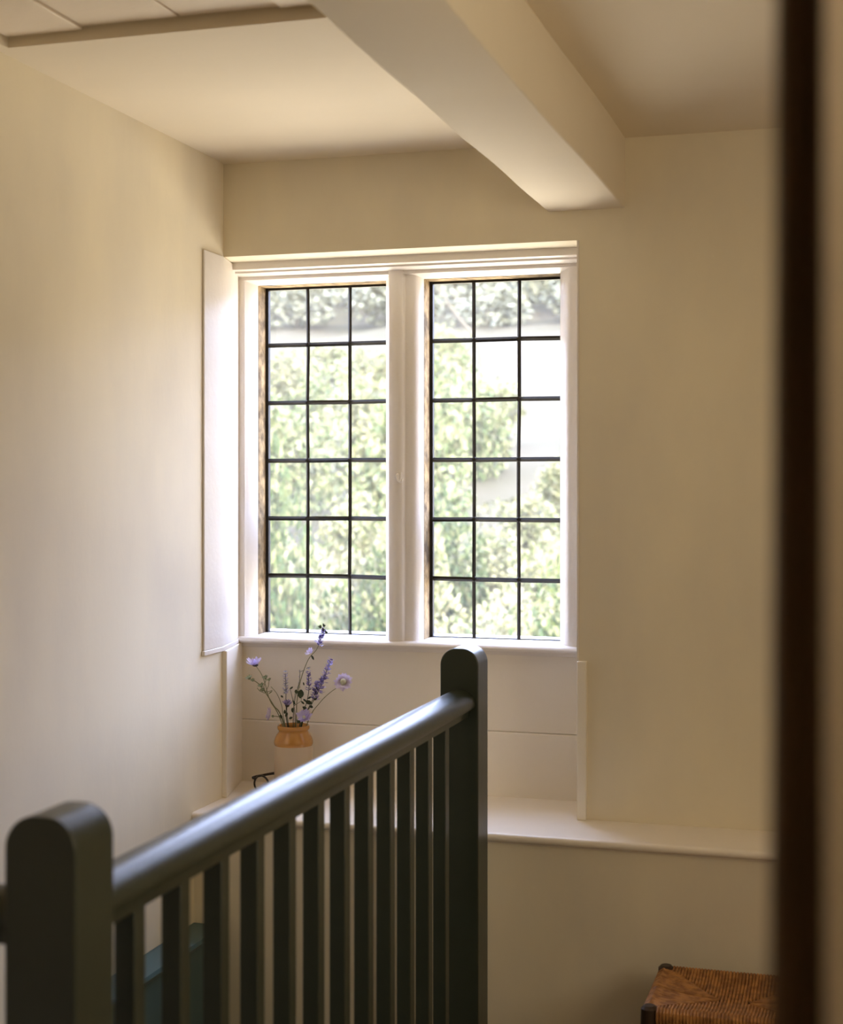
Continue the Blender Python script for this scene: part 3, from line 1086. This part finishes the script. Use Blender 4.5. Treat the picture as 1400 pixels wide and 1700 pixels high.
def tree(name, label, cat, x, y, height, width, kind, group=None, seed=0, top_only=False):
    z0 = ground(y)
    t = thing(name, (x, y, z0), label, cat, group)
    r = random.Random(seed)
    me = PROTO[kind][seed % len(PROTO[kind])]
    o = bpy.data.objects.new('foliage', me)
    COL.objects.link(o)
    o.parent = t
    o.scale = (width / 2, width / 2, height * .57)
    o.location = (0, 0, height * .42)
    o.rotation_euler = (0, 0, r.uniform(0, 6.28))
    tr = bpy.data.objects.new('trunk', TRUNK)
    COL.objects.link(tr)
    tr.parent = t
    tr.scale = (width * .02 + .03, width * .02 + .03, height * .45)
    return t


def proto(kind, m, n, size, lobes, seeds, flat=.8):
    PROTO[kind] = []
    for s in seeds:
        o = crown_mesh(s, n, size, lobes, flat).build('foliage', M[m])
        me = o.data
        me.transform(Matrix.Translation((0, 0, -EYE)))
        PROTO[kind].append(me)
        bpy.data.objects.remove(o)


PROTO = {}
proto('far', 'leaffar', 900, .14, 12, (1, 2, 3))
proto('mid', 'leafmid', 5200, .075, 18, (4, 5, 6), .9)
proto('dark', 'leafdark', 4200, .085, 16, (14, 15), .9)
proto('pale', 'leafpale', 4200, .085, 16, (7, 8), .9)
proto('blossom', 'leafblossom', 3800, .085, 15, (9, 10), .9)
to = MB().tube([(0, 0, 0), (.3, .1, .35), (-.2, .1, .7), (.1, 0, 1)], [1, .8, .6, .3], 8).build('trunk', M['bark'])
TRUNK = to.data
TRUNK.transform(Matrix.Translation((0, 0, -EYE)))
bpy.data.objects.remove(to)


def place(u, y, dx=0):
    return at(u, 805, y).x + dx


# wooded top of the hill
rt = random.Random(12)
k = 0
for row, y0 in enumerate((71.5, 76.5, 81.5, 86.5, 92, 98)):
    x = -y0 * .53 + (row % 2) * 2.2
    while x < -y0 * .10:
        y = y0 + rt.uniform(-.8, .8)
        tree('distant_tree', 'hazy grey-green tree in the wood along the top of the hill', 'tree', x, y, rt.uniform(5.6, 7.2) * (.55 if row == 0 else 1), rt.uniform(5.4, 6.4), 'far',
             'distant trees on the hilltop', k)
        x += 5.0
        k += 1
# trees halfway, on the left light and on the left side of the right light
def grow(name, cat, rows, seed):
    for i, (u, y, vtop, ww, kd, lb) in enumerate(rows):
        p = at(u, vtop, y)
        tree(name, lb, cat, p.x, y, p.z - ground(y), ww, kd, None, i + seed)


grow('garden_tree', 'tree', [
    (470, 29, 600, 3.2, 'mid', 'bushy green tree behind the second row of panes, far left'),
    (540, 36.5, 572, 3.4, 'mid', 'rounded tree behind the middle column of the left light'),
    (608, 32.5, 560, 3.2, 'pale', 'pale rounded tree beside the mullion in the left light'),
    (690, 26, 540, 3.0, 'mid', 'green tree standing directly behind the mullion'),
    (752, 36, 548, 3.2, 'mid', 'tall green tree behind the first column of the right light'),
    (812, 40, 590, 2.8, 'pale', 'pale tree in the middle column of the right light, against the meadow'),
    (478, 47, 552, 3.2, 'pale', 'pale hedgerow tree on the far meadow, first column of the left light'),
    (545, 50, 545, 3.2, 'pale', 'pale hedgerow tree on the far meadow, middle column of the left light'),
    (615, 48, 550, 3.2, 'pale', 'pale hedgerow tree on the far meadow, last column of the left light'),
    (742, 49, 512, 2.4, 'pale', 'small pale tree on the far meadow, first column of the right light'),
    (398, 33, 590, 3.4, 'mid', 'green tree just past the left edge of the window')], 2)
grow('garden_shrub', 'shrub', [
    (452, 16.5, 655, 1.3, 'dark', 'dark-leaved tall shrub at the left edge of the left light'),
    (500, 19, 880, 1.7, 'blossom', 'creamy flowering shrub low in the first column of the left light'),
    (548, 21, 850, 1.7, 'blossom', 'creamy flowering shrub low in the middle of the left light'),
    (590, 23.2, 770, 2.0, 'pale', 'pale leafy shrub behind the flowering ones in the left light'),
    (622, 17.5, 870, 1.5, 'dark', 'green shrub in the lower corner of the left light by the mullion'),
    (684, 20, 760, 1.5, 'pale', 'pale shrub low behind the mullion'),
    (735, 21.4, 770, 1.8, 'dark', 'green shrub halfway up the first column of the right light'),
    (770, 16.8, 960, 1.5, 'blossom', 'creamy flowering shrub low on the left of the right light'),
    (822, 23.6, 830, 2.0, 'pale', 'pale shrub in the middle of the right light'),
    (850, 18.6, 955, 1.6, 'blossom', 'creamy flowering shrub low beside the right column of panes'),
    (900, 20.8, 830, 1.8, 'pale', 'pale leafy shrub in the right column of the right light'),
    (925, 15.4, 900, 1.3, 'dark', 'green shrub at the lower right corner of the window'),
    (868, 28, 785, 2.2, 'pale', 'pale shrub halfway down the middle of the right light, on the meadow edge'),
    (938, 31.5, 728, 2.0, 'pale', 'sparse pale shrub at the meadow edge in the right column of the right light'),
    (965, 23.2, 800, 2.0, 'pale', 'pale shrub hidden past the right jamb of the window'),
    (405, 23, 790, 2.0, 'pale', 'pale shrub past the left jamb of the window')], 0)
# leaning bare sapling before the hilltop wood
SY = 47
q = [at(726, 472, SY), at(745, 505, SY), at(768, 535, SY), at(792, 562, SY), at(806, 640, SY)]
gx = q[-1].x + .3
q.append(Vector((gx, SY, ground(SY) - .05)))
sl = thing('bare_sapling', (gx, SY, ground(SY)), 'thin leaning bare sapling in the top left pane of the right light', 'sapling')
MB().tube(list(reversed(q)), [.09, .075, .065, .055, .04, .02], 8).build('trunk', M['bark'], sl)
